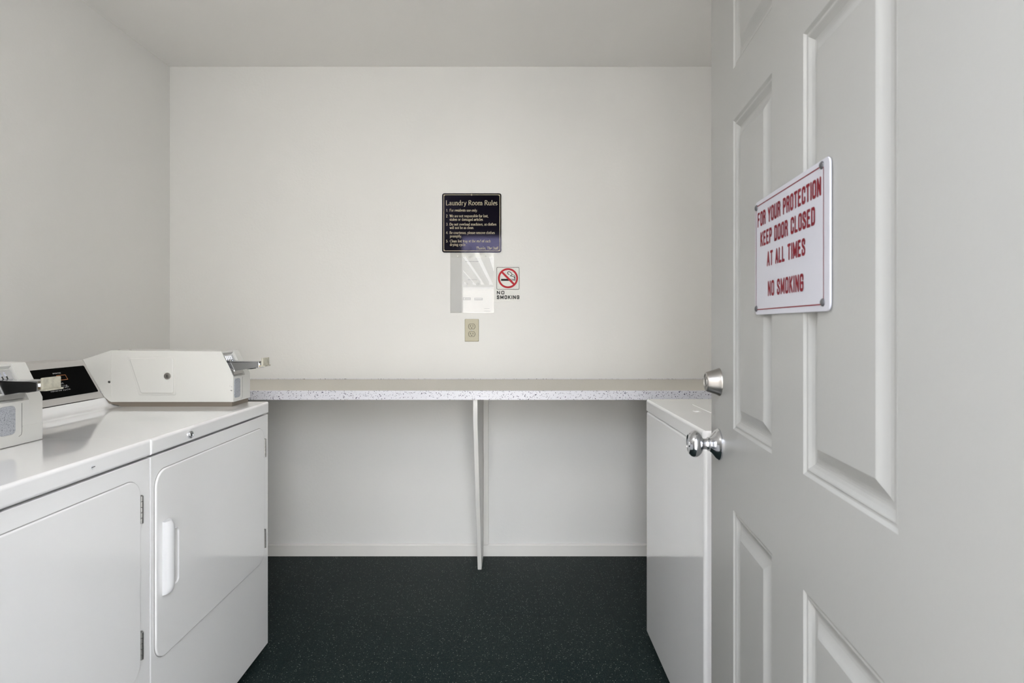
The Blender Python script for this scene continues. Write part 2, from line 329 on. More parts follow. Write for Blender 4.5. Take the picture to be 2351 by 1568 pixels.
GS = {
 'F': (.40, [[(0, 0), (0, 1), (.34, 1)], [(0, .53), (.29, .53)]]), 'E': (.40, [[(.36, 0), (0, 0), (0, 1), (.36, 1)], [(0, .53), (.30, .53)]]),
 'O': (H_, [oval()]), 'U': (H_, [[(0, 1), (0, .15), *arc(.15, .15, .15, .15, 180, 270, 4), *arc(.27, .15, .15, .15, 270, 360, 4), (.42, 1)]]),
 'R': (H_, [[(0, 0), (0, 1), (.25, 1), *arc(.25, .77, .16, .23, 90, -90, 6), (0, .54)], [(.24, .54), (.38, .40), (.42, 0)]]),
 'P': (.41, [[(0, 0), (0, 1), (.25, 1), *arc(.25, .74, .16, .26, 90, -90, 6), (0, .48)]]),
 'Y': (.46, [[(0, 1), (.23, .45), (.46, 1)], [(.23, .45), (.23, 0)]]), 'T': (.42, [[(0, 1), (.42, 1)], [(.21, 1), (.21, 0)]]),
 'C': (H_, [[(.42, .72), (.42, .85), *arc(.27, .85, .15, .15, 0, 90, 4), *arc(.15, .85, .15, .15, 90, 180, 4), *arc(.15, .15, .15, .15, 180, 270, 4), *arc(.27, .15, .15, .15, 270, 360, 4), (.42, .28)]]),
 'G': (.43, [[(.42, .74), (.42, .85), *arc(.27, .85, .15, .15, 0, 90, 4), *arc(.15, .85, .15, .15, 90, 180, 4), *arc(.15, .15, .15, .15, 180, 270, 4), *arc(.27, .15, .15, .15, 270, 360, 4), (.42, .48), (.24, .48)]]),
 'I': (.0, [[(0, 0), (0, 1)]]), 'N': (.44, [[(0, 0), (0, 1), (.44, 0), (.44, 1)]]), 'M': (.58, [[(0, 0), (0, 1), (.29, .15), (.58, 1), (.58, 0)]]),
 'K': (.44, [[(0, 0), (0, 1)], [(0, .38), (.42, 1)], [(.14, .58), (.44, 0)]]), 'L': (.36, [[(0, 1), (0, 0), (.36, 0)]]),
 'D': (H_, [[(0, 0), (0, 1), (.25, 1), *arc(.25, .82, .17, .18, 90, 0, 4), *arc(.25, .18, .17, .18, 0, -90, 4), (0, 0)]]),
 'A': (.46, [[(0, 0), (.23, 1), (.46, 0)], [(.08, .3), (.38, .3)]]),
 'S': (H_, [[(.41, .74), (.41, .85), *arc(.26, .85, .15, .15, 0, 90, 4), *arc(.15, .85, .14, .15, 90, 180, 4), (.01, .72), (.10, .58), (.32, .44), (.42, .30), *arc(.27, .15, .15, .15, 0, -90, 4), *arc(.15, .15, .15, .15, 270, 180, 4), (0, .28)]]),
 ' ': (.12, []), }
def letters(text, font, u0, u1, v, cap, bold=.11, thin=.045, angle=22, width=None):
    """list of polygons in (u,v): text from u0 to u1 on baseline v with cap height cap"""
    gap = .0 if font is G else bold*1.75
    tot = 0
    for ch in text: tot += font[ch][0]+gap
    tot -= gap
    if font is G: sx = (u1-u0)/tot; pad = 0
    else: sx = (u1-u0-bold*cap)/tot; pad = bold*cap/2; 
    sy = cap if font is G else cap*(1-bold); vb = v if font is G else v+bold*cap/2
    out = []; x = 0
    if font is G:
        ca, sa = math.cos(math.radians(angle)), math.sin(math.radians(angle)); k = cap
        nib = [(( i*bold*ca - j*thin*sa)/2*k, (i*bold*sa + j*thin*ca)/2*k) for i in (-1, 1) for j in (-1, 1)]
    else: nib = [(bold/2*cap*math.cos(PI/4*i+PI/8), bold/2*cap*math.sin(PI/4*i+PI/8)) for i in range(8)]
    for ch in text:
        w, strokes = font[ch]
        for st in strokes:
            if isinstance(st, tuple):
                _, sx_, sy_, sw = st; cx = u0+pad+(x+sx_)*sx; cy = vb+sy_*sy; hw = sw*1.25*sx; hh = thin*.7*cap
                up = -1 if sy_ > .5 else 1
                out.append([(cx-hw, cy), (cx+hw, cy), (cx+hw, cy+up*hh), (cx-hw, cy+up*hh)]); continue
            pts = [(u0+pad+(x+a)*sx, vb+b*sy) for a, b in st]
            for p, q in zip(pts, pts[1:]): out.append(hull([(c[0]+n[0], c[1]+n[1]) for c in (p, q) for n in nib]))
        x += w+gap
    return out
def flat(bm, polys, P, mi=0):
    o = Vector(P(0, 0)); nrm = (Vector(P(1, 0))-o).cross(Vector(P(0, 1))-o).normalized()
    for i, pl in enumerate(polys):      # each pen stroke lies a hair above the last, like layers of paint
        if len(pl) < 3: continue
        vs = [bm.verts.new(Vector(P(u, v))+nrm*(.000012*(i % 12))) for u, v in pl]; f = bm.faces.new(vs); f.material_index = mi
def band(pts, w, closed=True):
    """a line of width w along pts as quads (mitre-less, overlapping)"""
    out = []; n = len(pts)
    for i in range(n if closed else n-1):
        (a, b), (c, d) = pts[i], pts[(i+1) % n]; L = math.hypot(c-a, d-b) or 1; ux, uy = (c-a)/L*w/2, (d-b)/L*w/2
        out.append([(a-ux-uy*-1*-1, b-uy+ux), (a-ux+uy, b-uy-ux), (c+ux+uy, d+uy-ux), (c+ux-uy, d+uy+ux)])
    return out
def ring(cx, cy, r0, r1, a0=0, a1=360, n=40):
    out = []
    for k in range(n):
        t0, t1 = [math.radians(a0+(a1-a0)*q/n) for q in (k, k+1)]
        out.append([(cx+r0*math.cos(t0), cy+r0*math.sin(t0)), (cx+r1*math.cos(t0), cy+r1*math.sin(t0)), (cx+r1*math.cos(t1), cy+r1*math.sin(t1)), (cx+r0*math.cos(t1), cy+r0*math.sin(t1))])
    return out

# ================================================================ THE ROOM
T = .12
b = B(); box(b, XL-T, XR+T, YF-.13, YB+T, -.12, 0); struct('floor', b, 'floor', 'dark green flecked vinyl tile floor', 'floor', smooth=False)
b = B(); box(b, XL-T, XR+T, YF-.13, YB+T, ZC, ZC+.1); struct('ceiling', b, 'ceiling', 'plain off-white painted ceiling', 'ceiling', smooth=False)
b = B(); box(b, XL, XR, YB, YB+T, 0, ZC); struct('wall_back', b, 'wall', 'off-white back wall with the signs above the counter', 'wall', smooth=False)
b = B(); box(b, XL-T, XL, YF-.13, YB+T, 0, ZC); struct('wall_left', b, 'wall', 'off-white wall behind the dryers on the left', 'wall', smooth=False)
b = B(); box(b, XR, XR+T, YF-.13, YB+T, 0, ZC); struct('wall_right', b, 'wall', 'off-white wall behind the washer and open door', 'wall', smooth=False)
b = B(); box(b, XL, OX0-.02, YF-.13, YF, 0, ZC); box(b, OX1+.02, XR, YF-.13, YF, 0, ZC); box(b, OX0-.02, OX1+.02, YF-.13, YF, OZ+.02, ZC)
struct('wall_front', b, 'wall', 'off-white wall with the doorway the photo is taken through', 'wall', smooth=False)
b = B()
for x0, x1 in ((OX0-.02, OX0), (OX1, OX1+.02)): box(b, x0, x1, YF-.135, YF+.005, 0, OZ)
box(b, OX0-.02, OX1+.02, YF-.135, YF+.005, OZ, OZ+.02)
box(b, OX0-.075, OX0-.005, YF, YF+.012, 0, OZ+.075, .003); box(b, OX1+.030, OX1+.095, YF, YF+.012, 0, OZ+.075, .003); box(b, OX0-.005, OX1+.03, YF, YF+.012, OZ+.005, OZ+.075, .003)
struct('trim_1', b, 'trim', 'white painted frame around the doorway', 'door frame')
b = B()
prism(b, [(YB, 0), (YB-.012, 0), (YB-.012, .055), (YB-.007, .061), (YB, .061)], 'x', XL, XR)
struct('baseboard_back', b, 'trim', 'low white baseboard under the counter', 'baseboard')
b = B(); prism(b, [(XL, 0), (XL+.012, 0), (XL+.012, .055), (XL+.007, .061), (XL, .061)], 'y', YF+.0, YB-.012); struct('baseboard_left', b, 'trim', 'low white baseboard behind the dryers', 'baseboard')
b = B(); prism(b, [(XR, 0), (XR-.012, 0), (XR-.012, .055), (XR-.007, .061), (XR, .061)], 'y', YF+.0, YB-.012); struct('baseboard_right', b, 'trim', 'low white baseboard behind the washer', 'baseboard')

# outside the doorway: paving, plus walls and slatted roof added for daylight and reflections
b = B(); box(b, -8, 8, -18, YF-.13, -.14, -.02); struct('ground_1', b, 'concrete', 'pale concrete paving outside the doorway', 'paving', smooth=False)
for nm, xa, xb, la in (('wall_added_left', -1.45, -1.30, 'added stucco wall that blocks side light left of the doorway'), ('wall_added_right', 1.30, 1.45, 'added stucco wall that bounces sun in from the right of the doorway')):
    b = B(); box(b, xa, xb, -5.5, YF-.131, -.02, 2.56); struct(nm, b, 'stucco' if xa < 0 else 'white_stucco', la, 'wall', smooth=False)  # both walls added: left narrows the daylight, right bounces sun onto the dryers
b = B(); box(b, -8, 8, -18, -17.8, -.02, 2.66); struct('wall_added_far', b, 'white_stucco', 'low white wall added far outside to dim the mirrored horizon', 'wall', smooth=False)  # backdrop added to dim the horizon mirrored in the holder
pg = thing('added_pergola', 'slatted walkway roof added to mirror stripes in the clear wall holder', 'added_pergola', (0, -8, -.02))  # added overhead outside for the striped reflection
for k in range(13):
    b = B(); x = -2.3+k*.29; box(b, x-.065, x+.065, -6, 3.4, 2.58, 2.72); obj('slat', b, 'added_pergola', pg, smooth=False)
for y in (-5.5, 3.2):
    b = B(); box(b, -2.5, 1.4, y-.03, y+.03, 2.50, 2.58); obj('beam', b, 'added_pergola', pg, smooth=False)
    for x in (-2.4, 1.22): b = B(); box(b, x-.06, x+.06, y-.06, y+.06, 0, 2.50); obj('post', b, 'added_pergola', pg, smooth=False)

# ceiling lamp strips, added out of frame to brighten the room
for lx, hl, la in ((-1.18, .46, 'added fill strip by the front wall, on the dryer side'), (.82, .34, 'added fill strip by the front wall, behind the open door')):
    cl = thing('fill_strip', la, 'fill_lamp', (lx, .62, ZC), group='added fill strips by the front wall')
    b = B(); box(b, -hl, hl, -.045, .045, -.185, -.160, .003); obj('fixture_body', b, 'enamel', cl)
    for x in (-hl+.1, hl-.1): b = B(); box(b, x-.006, x+.006, -.006, .006, -.16, 0); obj('stem', b, 'enamel', cl)
    b = B(); prism(b, rrect(-.05, .05, -.27, -.186, .035, 5), 'x', -hl+.005, hl-.005); obj('diffuser', b, 'fill_lamp', cl)
    b = B(); box(b, -hl+.005, hl-.005, -.03, .03, -.158, -.130, .01); obj('diffuser', b, 'fill_lamp', cl)

# ================================================================ COUNTER
CF, CT, TH = 2.419, .917, .039
ct = thing('countertop', 'long speckled laminate countertop across the back wall', 'countertop', (0, YB, 0))
b = B(); box(b, XL+.001, XR-.001, CF-YB+.001, -.001, CT-TH+.004, CT-.0012); box(b, XL+.001, XR-.001, CF-YB+.02, -.001, CT-TH, CT-TH+.004, mi=1)
obj('slab', b, ['laminate_top', 'underside'], ct, smooth=False)
b = B(); prism(b, [(CF-YB, CT-TH), (CF-YB, CT-.003), (CF-YB+.001, CT-.001), (CF-YB+.003, CT), (CF-YB+.006, CT), (CF-YB+.006, CT-TH)], 'x', XL+.001, XR-.001)
tag(obj('front_edge', b, 'laminate_edge', ct), 'white front edge strip with dark blue flecks')
b = B(); box(b, XL+.001, XR-.001, -.004, -.001, CT-.0012, CT+.0015); tag(obj('rear_edge', b, 'laminate_edge', ct), 'flecked rear edge where the counter meets the wall')
sup = thing('counter_support', 'thin white tapered board holding up the middle of the countertop', 'support', (-.155, YB, 0))
b = B(); dz = CT-TH
prism(b, [(2.432-YB, dz), (2.432-YB, .788), (2.770-YB, 0), (-.045, 0), (-.013, .0), (-.013, .062), (-.001, .062), (-.001, dz)], 'x', -.0098, .0098, .0015, 1)
obj('board', b, 'trim', sup)
b = B(); box(b, .0100, .037, -.020, -.001, .0625, dz, .002); obj('wall_cleat', b, 'trim', sup)

# ================================================================ DRYERS
def make_dryer(y0, label, back, lock_kind, lock_y, full):
    """local x = 0 at the front face (negative into the machine), local y = 0 at the side nearest the doorway"""
    r = thing('dryer', label, 'dryer', (-.902, y0, 0))
    b = B(); box(b, -.70, 0, .0015, .6845, .02, .868, .0022); obj('cabinet', b, 'enamel', r)
    for x, y in ((-.05, .05), (-.05, .636), (-.65, .05), (-.65, .636)):
        b = B(); lathe(b, [(0, .018), (.018, .018), (.021, .01)], (x, y, 0), (0, 0, 1), 16); obj('foot', b, 'rubber', r)
    # top panel with the coved rise to the console
    b = B(); prism(b, [(-.71, .872), (.003, .872), (.003, .914), (-.455, .914), *[(-.455-.058*math.sin(a), .914+.030*(1-math.cos(a))) for a in (.3, .6, .9, 1.2, 1.5)], (-.5165, .945), (-.71, .945)],
                   'y', 0, .686)
    bmesh.ops.remove_doubles(b, verts=b.verts, dist=1e-5)
    es = [e for e in b.edges if all(v.co.x > -.01 for v in e.verts)]
    bmesh.ops.bevel(b, geom=es, offset=.008, segments=4, affect='EDGES', profile=.5)
    obj('top_panel', b, 'enamel', r)
    # front door
    b = B(); prism(b, rrect(.0155, .643, .343, .828, .042, 8), 'x', .001, .0055, .0032, 4, 'b'); d = obj('door', b, 'enamel', r)
    b = B(); prism(b, rrect(.0142, .6443, .3417, .8293, .0433, 8), 'x', -.004, .0008); obj('door_shade_rim', b, 'shade_rim', d)  # grey rim put in as the shadow line round the door
    for z0, z1 in ((.718, .785), (.388, .455)):
        b = B()
        for k in range(5):
            a = z0+(z1-z0)*k/5; lathe(b, [(0, .0042), ((z1-z0)/5-.0012, .0042)], (.0055, .6450, a), (0, 0, 1), 12)
        box(b, .0005, .0050, .6432, .6500, z0, z1)
        obj('hinge', b, 'steel', d)
    # moulded pull: raised grip with a scoop behind it
    b = B()
    t = [(.040, .0), (.041, .010), (.045, .016), (.052, .0195), (.059, .0205), (.065, .0185), (.068, .014), (.068, .009), (.066, 0)]
    zs = [(.502, .0), (.504, .5), (.511, .85), (.523, 1), (.670, 1), (.682, .85), (.691, .5), (.693, .0)]
    tb = bmesh.new(); rows = []
    for z, k in zs:
        zz = z; rows.append([tb.verts.new((.0045+h*(.2+.8*k) if k else .0045, y, zz)) for y, h in t])
    for A, C in zip(rows, rows[1:]):
        for i in range(len(t)-1): tb.faces.new((A[i], A[i+1], C[i+1], C[i]))
    merge(b, tb); 
    for i in range(0): pass
    pts = rrect(.073, .111, .508, .660, .014, 5)
    inner = rrect(.077, .106, .513, .655, .011, 5)
    q = bmesh.new(); A = [q.verts.new((.0053, u, v)) for u, v in pts]; C = [q.verts.new((.0085, (u+w)/2, (v+x)/2)) for (u, v), (w, x) in zip(pts, inner)]; E = [q.verts.new((.0053, u, v)) for u, v in inner]
    for P_, Q_ in ((A, C), (C, E)):
        for i in range(len(pts)): j = (i+1) % len(pts); q.faces.new((P_[i], P_[j], Q_[j], Q_[i]))
    merge(b, q)
    obj('handle', b, 'plastic', d)
    # lock or plug on the lip of the top
    b = B()
    if lock_kind == 'lock':
        lathe(b, [(0, .0105), (.004, .0105), (.006, .0095), (.0062, .007), (.005, .0065), (.005, 0)], (.003, lock_y, .892), (1, 0, 0), 24)
        box(b, .008, .0086, lock_y-.0008, lock_y+.0008, .888, .896, mi=1); obj('key_lock', b, ['chrome', 'dark'], r)
    else:
        lathe(b, [(0, .0045), (.0012, .0045), (.0015, .003), (.0015, 0)], (.0028, lock_y, .894), (1, 0, 0), 16); box(b, .004, .0047, lock_y-.005, lock_y+.0045, .8933, .8948, mi=1); obj('plug', b, ['plastic', 'dark'], r)
    # console
    b = B(); cx0, cz0, cx1, cz1 = -.5165, .948, -.590, 1.077
    prism(b, [(cx0, cz0), (cx1, cz1), (-.70, cz1), (-.70, cz0)], 'y', .002, .5555, .003, 2); c = obj('console', b, 'console', r)
    b = B(); L = math.hypot(cx1-cx0, cz1-cz0); ex, ez = (cx1-cx0)/L, (cz1-cz0)/L; nx, nz = ez, -ex
    P = lambda u, v, h=.0015: (cx0+ex*v+nx*h, u, cz0+ez*v+nz*h)
    t = bmesh.new(); pr = rrect(.03, .5445, .023, .126, .004, 4)
    lo_ = [t.verts.new(P(u, v, -.001)) for u, v in pr]; hi = [t.verts.new(P(u, v, .0012)) for u, v in pr]
    t.faces.new(hi)
    for i in range(len(pr)): j = (i+1) % len(pr); t.faces.new((lo_[i], lo_[j], hi[j], hi[i]))
    merge(b, t); obj('control_panel', b, 'black_glass', c)
    b = B(); Pt = lambda u, v: P(u, v, .0016)
    flat(b, letters('OPERATING', GS, .400, .432, .1055, .0042, .12), Pt)
    for tx, f_, u0, u1, v in (('drying load.', G, .355, .424, .0685), ('and during', G, .355, .431, .0600), ('PRESS TO START', GS, .352, .434, .0530), ('reverse cycle.', G, .355, .438, .0450)):
        flat(b, letters(tx, f_, u0, u1, v, .0046, .12), Pt)
    flat(b, band([(.410, .099), (.446, .099), (.446, .082), (.410, .082)], .0012), Pt, 1)
    tag(obj('printed_text', b, ['print_white', 'print_orange'], c, smooth=False, recalc=False), 'small white and orange printing on the black panel')
    # ---- coin box
    fr = -.066-back; Y0, Y1 = .5565, .6845; zb = .930 if full else .9155; zt = 0 if full else -.005
    side = [(fr, zb), (fr, 1.020), (fr-.043, 1.1065), (-.492, 1.1100), (-.590, 1.078), (-.5165, .9485), (-.500, .934), (-.492, zb)]
    inner = [(fr, zb), (fr, 1.018), (fr-.014, 1.024), (fr-.050, 1.093), (fr-.043, 1.100), (fr-.0445, 1.1065), (-.492, 1.110), (-.590, 1.078), (-.5165, .9485), (-.500, .934), (-.492, zb)]
    b = B(); prism(b, side, 'y', Y0, Y0+.004, .0012, 2, 'a'); prism(b, inner, 'y', Y0+.004, Y1-.042); prism(b, side, 'y', Y1-.042, Y1, .003, 3, 'b')
    box(b, -.4925, -.4905, Y0-.0012, Y0, .945, 1.108)
    # raised seams and frame on the front
    prism(b, [(Y1-.070, .935), (Y1-.0635, .938), (Y1-.062, .946), (Y1-.062, 1.012), (Y1-.061, 1.013), (Y1-.061, .945), (Y1-.0630, .937), (Y1-.070, .934)], 'x', fr-.001, fr+.0008, mi=1)
    box(b, fr-.001, fr+.0012, Y1-.060, Y1-.002, .956, .9575)
    # chips and screw heads
    for (x, z, s) in ((fr-.012, .986, .0012), (fr-.006, .983, .0016), (fr-.010, .971, .0016), (fr-.006, .970, .0030)): lathe(b, [(-.001, s), (.0004, s*.8), (.0005, 0)], (x, Y0, z), (0, -1, 0), 7, mi=1)
    lathe(b, [(0, .0045), (.001, .004), (.001, 0)], (-.498, Y0, 1.0), (0, -1, 0), 14, mi=1)
    for x in (-.478, -.438): lathe(b, [(0, .005), (.002, .004), (.003, 0)], (x, Y0+.02, 1.1085), (0, 0, 1), 14, mi=1)
    cb = obj('coin_box', b, ['case', 'steel'], r)
    b = B(); prism(b, [(fr-.006, .914), (fr-.006, .9305), (-.495, .9305), (-.5035, .936), (-.5165, .946), (-.50, .925), (-.455, .914)], 'y', Y0+.003, Y1-.004); tag(obj('plinth', b, 'plinth', cb), 'dark brown strip under the coin box')
    # access door on the side
    if full: dr = [(-.434, 1.0893), (-.2656, 1.0893), (-.2656, .9543), (-.393, .9543)]
    else: dr = [(-.470, 1.0893), (-.355, 1.0893), (-.355, .9543), (-.44, .9543)]
    def inset(pl, d):
        cx = sum(p[0] for p in pl)/4; cz = sum(p[1] for p in pl)/4
        return [(x+(d if x < cx else -d)*(1.25 if x < cx else 1), z+(d if z < cz else -d)) for x, z in pl]
    def rnd(pl, rr, n=4):
        out = []
        for i in range(len(pl)):
            p0, p, p1 = Vector(pl[i-1]), Vector(pl[i]), Vector(pl[(i+1) % len(pl)]); a = p+(p0-p).normalized()*rr; c_ = p+(p1-p).normalized()*rr
            for k in range(n+1): s = k/n; out.append(tuple((1-s)**2*a+2*s*(1-s)*p+s*s*c_))
        return out
    b = B(); prism(b, rnd(dr, .003), 'y', Y0-.0022, Y0, .0008, 1, 'a'); prism(b, rnd(inset(dr, .0065), .008), 'y', Y0-.0062, Y0-.001, .0030, 3, 'a')
    ad = obj('access_door', b, 'case', cb)
    lx = dr[2][0]-.026
    b = B(); lathe(b, [(0, .0115), (.004, .0115), (.0055, .0105), (.006, .008), (.0045, .0075), (.0045, 0)], (lx, Y0-.004, 1.021), (0, -1, 0), 28)
    box(b, lx-.0008, lx+.0008, Y0-.0094, Y0-.0084, 1.016, 1.026, mi=1); tag(obj('cam_lock', b, ['satin', 'dark'], cb), 'round chrome lock')
    # badge on the front
    b = B(); prism(b, rrect(Y0+.005, Y0+.047, .943, 1.010, .010, 6), 'x', fr-.001, fr+.0025, .001, 2, 'b'); tag(obj('badge', b, 'badge', cb), 'grey speckled rounded badge')
    # coin slide: slotted plate in the recess, tongue, end bracket
    b = B(); ex, ez = -.036, .069; L = math.hypot(ex, ez); ex /= L; ez /= L; nx, nz = ez, -ex
    def Q(u, v, h): return (fr-.014+ex*v+nx*h, u, 1.024+ez*v+nz*h)
    def slab(u0, u1, v0, v1, h0, h1, mi):
        t = bmesh.new(); vs = [t.verts.new(Q(u, v, h)) for h in (h0, h1) for u, v in ((u0, v0), (u1, v0), (u1, v1), (u0, v1))]
        for f in ((0, 1, 2, 3), (7, 6, 5, 4), (0, 1, 5, 4), (1, 2, 6, 5), (2, 3, 7, 6), (3, 0, 4, 7)): t.faces.new([vs[i] for i in f])
        merge(b, t, mi)
    slab(Y0+.008, Y1-.046, .002, .074, .0005, .005, 0)
    for k in range(5): slab(Y0+.016+k*.012, Y0+.019+k*.012, .040, .056, .005, .0055, 1)
    for k in range(5): slab(Y0+.015+k*.012, Y0+.020+k*.012, .056, .068, .005, .0075, 0)
    ty0, ty1 = Y0+.015, Y0+.056
    x0 = fr-.052+.006
    for yy in ((ty0, ty0+.002), (ty1-.002, ty1)):
        prism(b, [(fr-.040, 1.072), (fr+.080, 1.067), (fr+.080, 1.049), (fr+.054, 1.046), (fr, 1.037), (fr-.022, 1.027)], 'y', yy[0], yy[1])
    box(b, fr-.036, fr+.078, ty0, ty1, 1.0665, 1.0705, .001); 
    box(b, fr-.020, fr+.055, ty0+.003, ty1-.003, 1.043, 1.066, mi=1)
    box(b, fr+.058, fr+.090, ty0+.005, ty1-.005, 1.052, 1.062, mi=2)
    box(b, fr+.079, fr+.083, ty0-.003, ty1+.001, 1.047, 1.0705, .0012); box(b, fr+.081, fr+.095, ty0+.002, ty0+.006, 1.056, 1.064, .001)
    prism(b, [(fr-.022, 1.024), (fr-.004, 1.024), (fr-.004, 1.040), (fr-.03, 1.050)], 'y', Y0+.010, Y1-.048, mi=3)
    cs = obj('coin_slide', b, ['steel', 'dark', 'brass', 'steel'], cb); cs.data.materials[0] = M['chrome']
    b = B(); box(b, fr+.094, fr+.101, Y0+.006, Y0+.058, 1.056+zt, 1.083+zt, .002, 2); box(b, fr+.090, fr+.105, Y0+.010, Y0+.060, 1.0525+zt, 1.0565+zt, .001)
    tag(obj('slide_tab', b, 'tab', cb), 'pale worn push tab')
    return r
D2 = make_dryer(1.4135, 'white coin-operated dryer beside the counter, its whole door and pull handle in view', 0.0, 'lock', .168, True)
D1 = make_dryer(.7270, 'white coin-operated dryer nearest the doorway, cut off by the left edge', .200, 'plug', .4885, False)
for o in (D1, D2): o['group'] = 'coin dryers along the left wall'

# ================================================================ WASHER
w = thing('washer', 'white top-loading washer with its side half hidden by the open door', 'washer', (.516, 1.517, 0))
b = B(); box(b, .002, .69, .002, .657, .02, .868, .010, 4); obj('cabinet', b, 'enamel', w)
for x, y in ((.05, .05), (.05, .61), (.62, .05), (.62, .61)):
    b = B(); lathe(b, [(0, .018), (.018, .018), (.021, .01)], (x, y, 0), (0, 0, 1), 16); obj('foot', b, 'rubber', w)
b = B(); e = .006
rim = [(0.0, .0), (e*.35, e*.72), (e, e)]
sheet(b, e, .70, e, .659-e, [(.084, .106, .330, .358)], [(.004, -.003), (.008, -.009)], lambda u, v, h: (u, v, .914+h))
# rolled rim and skirt round the top
def loop(x0, x1, y0, y1, r, z, n=5): return [(x, y, z) for x, y in rrect(x0, x1, y0, y1, r, n)]
t = bmesh.new(); lv = []
for off, z, rr in ((e, .914, .008), (e*.45, .9115, .013), (.0, .905, .016), (0, .872, .016), (.012, .872, .010)):
    lv.append([t.verts.new(p) for p in loop(off, .70+.0-(off-e if off < e else 0), off, .659-off, rr, z)])
for A, C in zip(lv, lv[1:]):
    for i in range(len(A)): j = (i+1) % len(A); t.faces.new((A[i], A[j], C[j], C[i]))
merge(b, t); obj('top_panel', b, 'enamel', w)
b = B(); prism(b, rrect(.127, .55, .14, .515, .02, 5), 'z', .9125, .9165, .002, 3, 'b'); obj('lid', b, 'enamel', w)
b = B(); prism(b, [(.575, .914), (.620, 1.07), (.695, 1.07), (.695, .914)], 'y', .01, .649, .004); obj('console', b, 'console', w)
b = B(); lathe(b, [(0, .022), (.02, .019), (.021, 0)], (.597, .25, .99), (-.96, 0, .28), 24); obj('dial', b, 'chrome', w)

# ================================================================ THE OPEN DOOR
DA = -math.atan2(.103, 1.0)
DW, DH, DT = .914, 2.03, .0445
dr = bpy.data.objects.new('door_1', None); COL.objects.link(dr); dr.location = (.363, .382, 0); dr.rotation_euler = (0, 0, DA)
tag(dr, 'white six-panel door standing open on the right, with a sign on it', 'door', kind='structure')
Sx = lambda s: DW-s
cols = [(Sx(.388), Sx(.173)), (Sx(.738), Sx(.510))]
rows = [(.21, .833), (.993, 1.603), (1.705, 1.93)]
prof = [(.004, -.0032), (.006, -.0035), (.008, -.0026), (.0098, -.0032), (.014, -.0062), (.018, -.0085), (.021, -.0092), (.024, -.0092), (.028, -.0082), (.032, -.0064), (.036, -.0045), (.040, -.0024), (.0435, -.0009)]
rects = [(c[0], c[1], r_[0], r_[1]) for c in cols for r_ in rows]
b = B()
sheet(b, 0, DW, .012, DH, rects, prof, lambda u, v, h: (-h, u, v))
sheet(b, 0, DW, .012, DH, rects, prof, lambda u, v, h: (DT+h, u, v))
t = bmesh.new(); c = [(0, .012), (DW, .012), (DW, DH), (0, DH)]
A = [t.verts.new((0, u, v)) for u, v in c]; C = [t.verts.new((DT, u, v)) for u, v in c]
for i in range(4): j = (i+1) % 4; t.faces.new((A[i], A[j], C[j], C[i]))
merge(b, t); bmesh.ops.remove_doubles(b, verts=b.verts, dist=1e-5)
o = obj('door_leaf', b, 'door', dr, smooth=False)
KY = Sx(.068)
kp = [(0, .0335), (.003, .0335), (.0055, .0315), (.008, .0300), (.012, .0255), (.017, .0185), (.021, .0150), (.024, .0150), (.025, .0125), (.030, .0115), (.034, .0118), (.0365, .0150), (.040, .0215), (.045, .0265), (.050, .0286), (.055, .0284), (.060, .0262), (.0645, .0215), (.0655, .0195), (.0640, .0185), (.0638, .0075), (.065, .007), (.065, 0)]
b = B(); lathe(b, kp, (0, KY, .941), (-1, 0, 0), 48); tag(obj('door_knob', b, 'chrome', dr), 'round polished chrome knob')
b = B(); lathe(b, kp, (DT, KY, .941), (1, 0, 0), 32); obj('door_knob', b, 'chrome', dr)
b = B(); lathe(b, [(0, .0300), (.002, .0300), (.004, .0285), (.010, .0262), (.020, .0232), (.0265, .0212), (.0285, .0195), (.029, .0165), (.0278, .016), (.0278, .0105), (.029, .010), (.029, 0)], (0, KY, 1.076), (-1, 0, 0), 48)
box(b, -.0295, -.0288, KY-.0008, KY+.0008, 1.070, 1.082, mi=1); tag(obj('deadbolt', b, ['satin', 'dark'], dr), 'tapered satin nickel deadbolt cylinder')
b = B(); lathe(b, [(0, .030), (.012, .028), (.014, 0)], (DT, KY, 1.076), (1, 0, 0), 32); box(b, DT+.014, DT+.03, KY-.016, KY+.016, 1.072, 1.080, .002); obj('thumb_turn', b, 'satin', dr)
for z in (.22, 1.02, 1.80):
    b = B(); lathe(b, [(0, .006), (.09, .006)], (DT-.0, -.008, z), (0, 0, 1), 14); box(b, .008, DT, -.0025, .0, z, z+.09); obj('hinge', b, 'satin', dr)

# sign on the door (its own thing, in the door's plane)
ds = thing('warning_sign', 'white metal sign with red capitals fixed to the open door', 'sign')
ds.matrix_world = dr.matrix_basis if False else Matrix.Translation((.363, .382, 0)) @ Matrix.Rotation(DA, 4, 'Z') @ Matrix.Translation((-.0005, Sx(.5967), 1.2165))
sw, sh = .2831, .193
U = lambda s: s-.3136     # u measured from the sign's left (latch-side) edge
Pd = lambda u, v, h=.0031: (-h, sw-u, v)
b = B(); tb = bmesh.new(); pr = rrect(0, sw, 0, sh, .010, 6)
prism(b, [(sw-u, v) for u, v in pr], 'x', -.0022, 0, .0009, 2, 'a'); obj('plate', b, 'sign_white', ds, smooth=False)
fl2 = lambda u, v: Pd(u, v, .0025)
for tx, s0, s1, z0, z1 in (('FOR YOUR PROTECTION', .328, .5735, 1.3645, 1.3895), ('KEEP DOOR CLOSED', .342, .5555, 1.3300, 1.3550), ('AT ALL TIMES', .3735, .5245, 1.2940, 1.3185), ('NO SMOKING', .378, .519, 1.2455, 1.2705)):
    b = B(); flat(b, letters(tx, GS, U(s0), U(s1), z0-1.2165, z1-z0, .19), fl2)
    obj('lettering', b, 'sign_red', ds, smooth=False, recalc=False)
